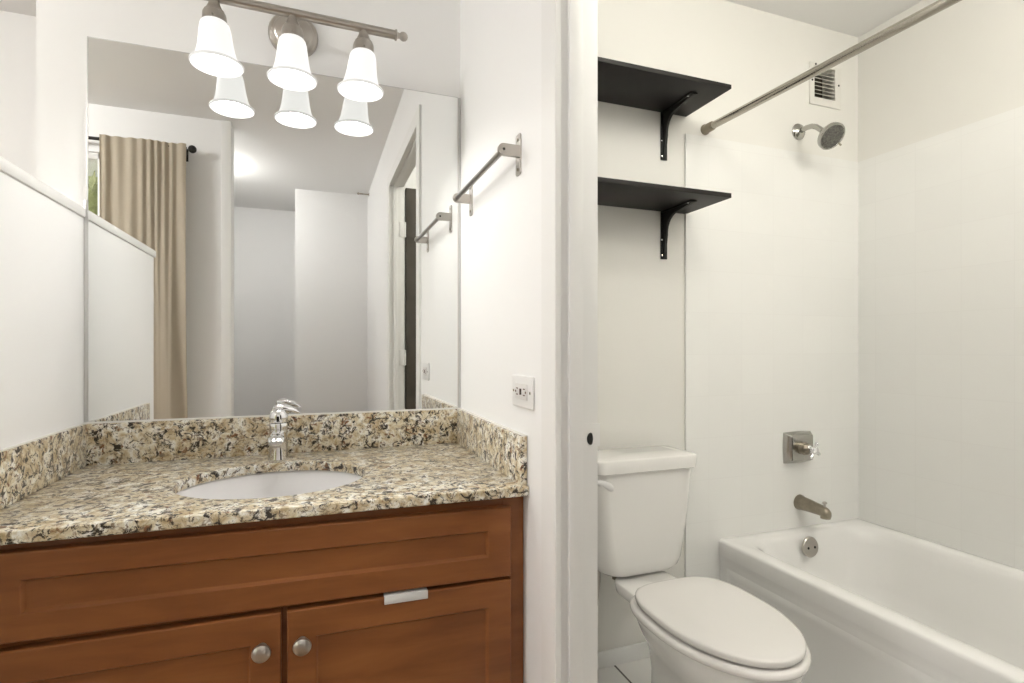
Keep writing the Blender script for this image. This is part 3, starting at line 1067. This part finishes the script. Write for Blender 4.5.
rings = [ring(0.005, 0, 0, 0, 0.002, 0.0), ring(0.005, 0, 0, 0, 0.002, 0.296), ring(0.004, 0, 0, 0, 0.002, 0.306), ring(0.001, 0, 0, 0, 0.003, 0.318), ring(0.0, 0, 0, 0, 0.003, 0.324),
         ring(0.0, 0, 0, 0, 0.003, RZT - 0.010), ring(0.0015, 0, 0, 0, 0.004, RZT - 0.005), ring(0.005, 0, 0, 0, 0.006, RZT - 0.0015), ring(0.010, 0.003, 0.003, 0.003, 0.010, RZT),
         ring(0.062, 0.034, 0.07, 0.050, 0.09, RZT - 0.002), ring(0.074, 0.042, 0.085, 0.058, 0.10, RZT - 0.008), ring(0.084, 0.050, 0.10, 0.066, 0.11, RZT - 0.024),
         ring(0.092, 0.058, 0.12, 0.074, 0.12, RZT - 0.06), ring(0.112, 0.078, 0.20, 0.094, 0.13, 0.17), ring(0.135, 0.10, 0.28, 0.115, 0.13, 0.09), ring(0.165, 0.13, 0.32, 0.145, 0.12, 0.062), ring(0.21, 0.175, 0.37, 0.19, 0.10, 0.054)]
loft(b, rings, True, True, True)
make('shell', b, M['enamel'], tub, sharp=55)
b = B()
# embossed frame on the apron
yA, yB, zA, zB = ty0 + 0.10, ty1 - 0.055, 0.05, 0.268
r1 = lambda i, x: [(x, yA + i, zA + i), (x, yB - i, zA + i), (x, yB - i, zB - i), (x, yA + i, zB - i)]
loft(b, [r1(-0.014, tx0 + 0.0052), r1(-0.006, tx0 + 0.0022), r1(0.006, tx0 + 0.0022), r1(0.014, tx0 + 0.0048)], True, False, True)
make('apron_panel', b, M['enamel'], tub, sharp=50)
b = B()
oc = (1.745, 1.5080, 0.331)
on = Vector((0, -1, 0.13)).normalized()
lathe(b, [(0.0375, -0.004), (0.0375, 0.002), (0.034, 0.0055), (0.0005, 0.0065)], oc, tuple(on), 36)
op = make('overflow_plate', b, M['nickel'], tub)
for dx in (-0.016, 0.016):
    b = B(); lathe(b, [(0.0048, 0), (0.0048, 0.001), (0.001, 0.0022)], (oc[0] + dx, oc[1] - 0.0062, oc[2] - 0.001), tuple(on), 12)
    make('screw', b, M['dark'], op)
b = B(); lathe(b, [(0.030, 0.0), (0.030, 0.003), (0.022, 0.004), (0.001, 0.003)], (TX, 1.30, 0.0545), (0, 0, 1), 24); make('drain', b, M['nickel'], tub)

# ------------------------------------------------------------------ toilet
TCX = 0.958
to = thing('toilet', 'white two-piece toilet with closed lid between the door jamb and the bathtub', 'toilet', (TCX, 1.2, 0))


def egg(hw, yf, yb, z, n=64, cx=TCX, sq_=3.2, wid=0.55):
    """rounded toilet outline: yf = front tip (small y), yb = back; widest at `wid` of the way from front to back"""
    yw = yf + (yb - yf) * wid
    pts = []
    for k in range(n):
        t = 2 * pi * k / n
        c, s = cos(t), sin(t)
        if s < 0:
            y = yw + (yw - yf) * s
            x = hw * (1 if c >= 0 else -1) * abs(c) ** 1.0
        else:
            e = 2.0 / sq_
            y = yw + (yb - yw) * abs(s) ** e
            x = hw * (1 if c >= 0 else -1) * abs(c) ** e
        pts.append((cx + x, y, z))
    return pts


# bowl with pedestal
b = B()
rings = [egg(0.086, 1.000, 1.345, 0.0, wid=0.5), egg(0.086, 1.000, 1.345, 0.02, wid=0.5), egg(0.077, 1.012, 1.335, 0.05, wid=0.5), egg(0.071, 1.025, 1.33, 0.10, wid=0.5), egg(0.072, 1.015, 1.33, 0.16, wid=0.5),
         egg(0.085, 0.980, 1.345, 0.21, wid=0.42, sq_=2.6), egg(0.112, 0.930, 1.35, 0.26, wid=0.42, sq_=2.4), egg(0.140, 0.896, 1.36, 0.305, wid=0.44, sq_=2.4), egg(0.156, 0.882, 1.345, 0.340, wid=0.48, sq_=2.6), egg(0.162, 0.878, 1.340, 0.359, wid=0.52, sq_=2.8),
         egg(0.159, 0.881, 1.338, 0.3645, wid=0.52, sq_=2.8), egg(0.11, 0.95, 1.28, 0.3645, wid=0.55)]
loft(b, rings)
make('bowl', b, M['porcelain'], to, sharp=60)
# back deck that carries the tank
b = B()
rings = [rrect(TCX - 0.045, TCX + 0.045, 1.24, 1.34, 0.03, 0.20), rrect(TCX - 0.050, TCX + 0.050, 1.24, 1.36, 0.03, 0.29), rrect(TCX - 0.070, TCX + 0.070, 1.25, 1.42, 0.04, 0.320), rrect(TCX - 0.096, TCX + 0.096, 1.26, 1.465, 0.05, 0.334), rrect(TCX - 0.098, TCX + 0.098, 1.26, 1.47, 0.05, 0.361), rrect(TCX - 0.093, TCX + 0.093, 1.266, 1.465, 0.046, 0.3655)]
loft(b, rings)
make('tank_deck', b, M['porcelain'], to, sharp=60)
# tank
b = B()
rings = []
KX = 0.9655
for z, hw, yf, r in ((0.368, 0.080, 1.450, 0.05), (0.370, 0.104, 1.436, 0.055), (0.376, 0.126, 1.427, 0.055), (0.388, 0.142, 1.421, 0.053), (0.412, 0.151, 1.418, 0.05), (0.46, 0.157, 1.416, 0.045), (0.55, 0.166, 1.412, 0.04), (0.62, 0.172, 1.410, 0.037), (0.698, 0.177, 1.408, 0.035)):
    rings.append(rrect(KX - hw, KX + hw, yf, 1.575, r, z, 8))
loft(b, rings)
make('tank', b, M['porcelain'], to, sharp=60)
b = B()
rings = []
for z, e, r in ((0.698, 0.004, 0.030), (0.700, 0.007, 0.032), (0.715, 0.0085, 0.032), (0.7355, 0.0085, 0.030), (0.7395, 0.006, 0.028), (0.741, 0.001, 0.025), (0.7425, -0.03, 0.02)):
    rings.append(rrect(KX - 0.177 - e, KX + 0.177 + e, 1.404 - e, 1.560, max(r, 0.01), z, 8))
loft(b, rings)
make('tank_lid', b, M['porcelain'], to, sharp=50)
# flush lever
b = B()
tube(b, [(0.796, 1.414, 0.676), (0.796, 1.392, 0.676)], 0.009, 16)
rings = []
for x, z, w, h in ((0.776, 0.684, 0.007, 0.0050), (0.788, 0.681, 0.0085, 0.0075), (0.800, 0.676, 0.008, 0.0100), (0.812, 0.669, 0.007, 0.0120), (0.822, 0.664, 0.006, 0.0120), (0.829, 0.661, 0.004, 0.007)):
    rings.append([(x, 1.390 + w * cos(t) * 0.6, z + h * sin(t)) for t in [2 * pi * k / 16 for k in range(16)]])
loft(b, rings)
make('flush_lever', b, M['plate'], to, sharp=60)
# seat ring and lid
b = B()
loft(b, [egg(0.166, 0.874, 1.312, 0.3685, wid=0.56), egg(0.172, 0.868, 1.318, 0.3700, wid=0.56), egg(0.174, 0.866, 1.320, 0.3745, wid=0.56), egg(0.173, 0.867, 1.319, 0.3815, wid=0.56), egg(0.168, 0.872, 1.314, 0.3845, wid=0.56), egg(0.160, 0.882, 1.300, 0.3850, wid=0.56), egg(0.10, 0.95, 1.25, 0.3850, wid=0.56)])
make('seat', b, M['seat'], to, sharp=60)
b = B()
LK = dict(wid=0.55, sq_=3.4, cx=TCX + 0.004)
loft(b, [egg(0.155, 0.886, 1.306, 0.3885, **LK), egg(0.1595, 0.881, 1.311, 0.3900, **LK), egg(0.161, 0.879, 1.312, 0.3945, **LK), egg(0.1605, 0.8795, 1.312, 0.4020, **LK), egg(0.158, 0.882, 1.309, 0.4045, **LK), egg(0.150, 0.89, 1.302, 0.4060, **LK), egg(0.10, 0.95, 1.25, 0.4066, **LK)])
make('lid', b, M['seat'], to, sharp=60)
for s in (-1, 1):
    b = B(); box(b, (TCX + s * 0.075 - 0.022, 1.290, 0.3760), (TCX + s * 0.075 + 0.022, 1.318, 0.394), 0.006, 3); make('hinge', b, M['seat'], to)
b = B()
tube(b, [(0.885, 1.470, 0.386), (0.885, 1.470, 0.352)], 0.006, 12)
lathe(b, [(0.011, 0), (0.011, 0.008), (0.001, 0.009)], (0.885, 1.470, 0.362), (0, 0, -1), 6)
make('tank_bolt', b, M['bronze'], to)
b = B()
tube(b, [(0.845, 1.505, 0.400), (0.845, 1.505, 0.34), (0.842, 1.515, 0.26), (0.825, 1.545, 0.19), (0.83, 1.585, 0.17), (0.83, 1.599, 0.17)], 0.006, 12)
lathe(b, [(0.016, 0), (0.016, 0.012), (0.001, 0.013)], (0.845, 1.505, 0.392), (0, 0, -1), 12)
make('water_supply', b, M['nickel'], to)
for s in (-1, 1):
    b = B(); lathe(b, [(0.014, 0.0), (0.014, 0.008), (0.009, 0.018), (0.0005, 0.021)], (TCX + s * 0.088, 1.25, 0.016), (0, 0, 1), 16)
    make('bolt_cap', b, M['porcelain'], to)

# ------------------------------------------------------------------ curtain and rod (seen in the mirror)
CRZ, CRY = 2.163, RY + 0.070
cr = thing('curtain_rod', 'black curtain rod with a round finial above the window behind the camera', 'curtain rod', (-1.5, CRY, CRZ))
b = B(); tube(b, [(-2.40, CRY, CRZ), (-0.655, CRY, CRZ)], 0.0085, 14); make('rod', b, M['black_iron'], cr)
b = B(); sphere(b, (-0.628, CRY, CRZ), 0.021); lathe(b, [(0.012, 0), (0.014, 0.006), (0.010, 0.012)], (-0.668, CRY, CRZ), (1, 0, 0), 16); make('finial', b, M['black_iron'], cr)
b = B(); tube(b, [(-0.672, RY, CRZ - 0.02), (-0.672, CRY, CRZ - 0.014)], 0.006, 10); box(b, (-0.684, RY, CRZ - 0.05), (-0.660, RY + 0.004, CRZ + 0.02), 0.001)
tube(b, [(-0.672, CRY, CRZ - 0.03), (-0.672, CRY, CRZ + 0.012)], 0.007, 10)
make('bracket', b, M['black_iron'], cr)


def curtain(x0, x1, label, seed, flare=0.0):
    rnd = random.Random(seed)
    b = B()
    nx, nz = 150, 60
    ph = [rnd.uniform(0, 6.28) for _ in range(6)]
    zb, zt = 0.03, CRZ + 0.018
    vs = []
    for j in range(nz + 1):
        t = j / nz
        z = zt + (zb - zt) * t
        row = []
        for i in range(nx + 1):
            s = i / nx
            xx = x0 + (x1 - x0) * s + flare * t * (s - 0.5)
            a1 = 0.006 * (1 - min(1, t * 1.6)) + 0.0015
            a2 = 0.024 * min(1, 0.18 + t * 1.5)
            y = a1 * sin(s * 58 + ph[0] + 2.6 * sin(s * 8 + ph[3])) + a2 * (0.35 + 0.65 * s) * sin(s * 21 + ph[1] + 0.9 * sin(t * 2 + ph[2]) + 1.9 * sin(s * 5 + ph[4]) - 0.9 * t) + 0.010 * sin(s * 11 + t * 3 + ph[5])
            pinch = math.exp(-((t * (zt - zb) - 0.018) / 0.02) ** 2)
            y = y * (1 - 0.5 * pinch)
            row.append(b.verts.new((xx + 0.006 * sin(s * 40 + ph[2]) * t + 0.022 * t * t * s * s, CRY + 0.020 + y, z)))
        vs.append(row)
    for j in range(nz):
        for i in range(nx):
            b.faces.new((vs[j][i], vs[j][i + 1], vs[j + 1][i + 1], vs[j + 1][i]))
    o = make('curtain', b, M['curtain'], loc=((x0 + x1) / 2, CRY, zb), sharp=80)
    md = o.modifiers.new('cloth', 'SOLIDIFY')
    md.thickness = 0.0012
    return tag(o, label, 'curtain')


curtain(-1.043, -0.652, 'beige linen curtain panel seen in the mirror beyond the half wall', 4)

# small dark peg under the ceiling
b = B()
tube(b, [(XP0, -1.35, 2.335), (0.335, -1.35, 2.335)], 0.005, 10)
sphere(b, (0.333, -1.35, 2.335), 0.0095)
lathe(b, [(0.014, 0), (0.014, 0.003), (0.006, 0.006)], (XP0, -1.35, 2.335), (-1, 0, 0), 14)
tag(make('wall_peg', b, M['bronze'], loc=(XP0, -1.35, 2.335)), 'small dark peg just under the ceiling of the hall, seen in the mirror', 'peg')

# ------------------------------------------------------------------ lamps outside the picture; tub, bedroom and hall ones added for fill light
for lx, ly, lab, r, mk in ((0.97, 0.68, 'flush glass dome lamp in the middle of the bathroom ceiling', 0.125, 'dome_bath'), (1.56, 0.12, 'added fill dome lamp on the bathroom ceiling above the far end of the tub', 0.125, 'fill_dome_tub'), (-1.75, 0.75, 'added fill dome lamp on the ceiling of the room beyond the half wall', 0.16, 'fill_dome_bed')):
    t = thing('unseen_ceiling_light', lab, 'lamp', (lx, ly, ZC))
    b = B(); lathe(b, [(r * 0.55, 0), (r * 0.55, -0.010), (r * 0.48, -0.020), (0.001, -0.020)], (lx, ly, ZC), (0, 0, 1), 40); make('base', b, M['nickel'], t)
    b = B(); lathe(b, [(r * 0.45, -0.0205), (r * 0.48, -0.030), (r * 0.80, -0.055), (r * 0.97, -0.085), (r, -0.115), (r * 0.92, -0.150), (r * 0.70, -0.180), (r * 0.35, -0.196), (0.0005, -0.200)], (lx, ly, ZC), (0, 0, 1), 40, False, True); make('glass_dome', b, M[mk], t)
LX, LY = -0.675, -1.02
t = thing('unseen_ceiling_light', 'small dome lamp added for fill on the hall ceiling behind the camera', 'lamp', (LX, LY, ZC))
b = B(); lathe(b, [(0.095, 0), (0.095, -0.012), (0.088, -0.018), (0.001, -0.018)], (LX, LY, ZC), (0, 0, 1), 40); make('base', b, M['nickel'], t)
b = B(); lathe(b, [(0.087, -0.0185), (0.086, -0.040), (0.074, -0.080), (0.045, -0.100), (0.018, -0.107), (0.0005, -0.108)], (LX, LY, ZC), (0, 0, 1), 40, False, True); make('glass_dome', b, M['fill_dome_hall'], t)
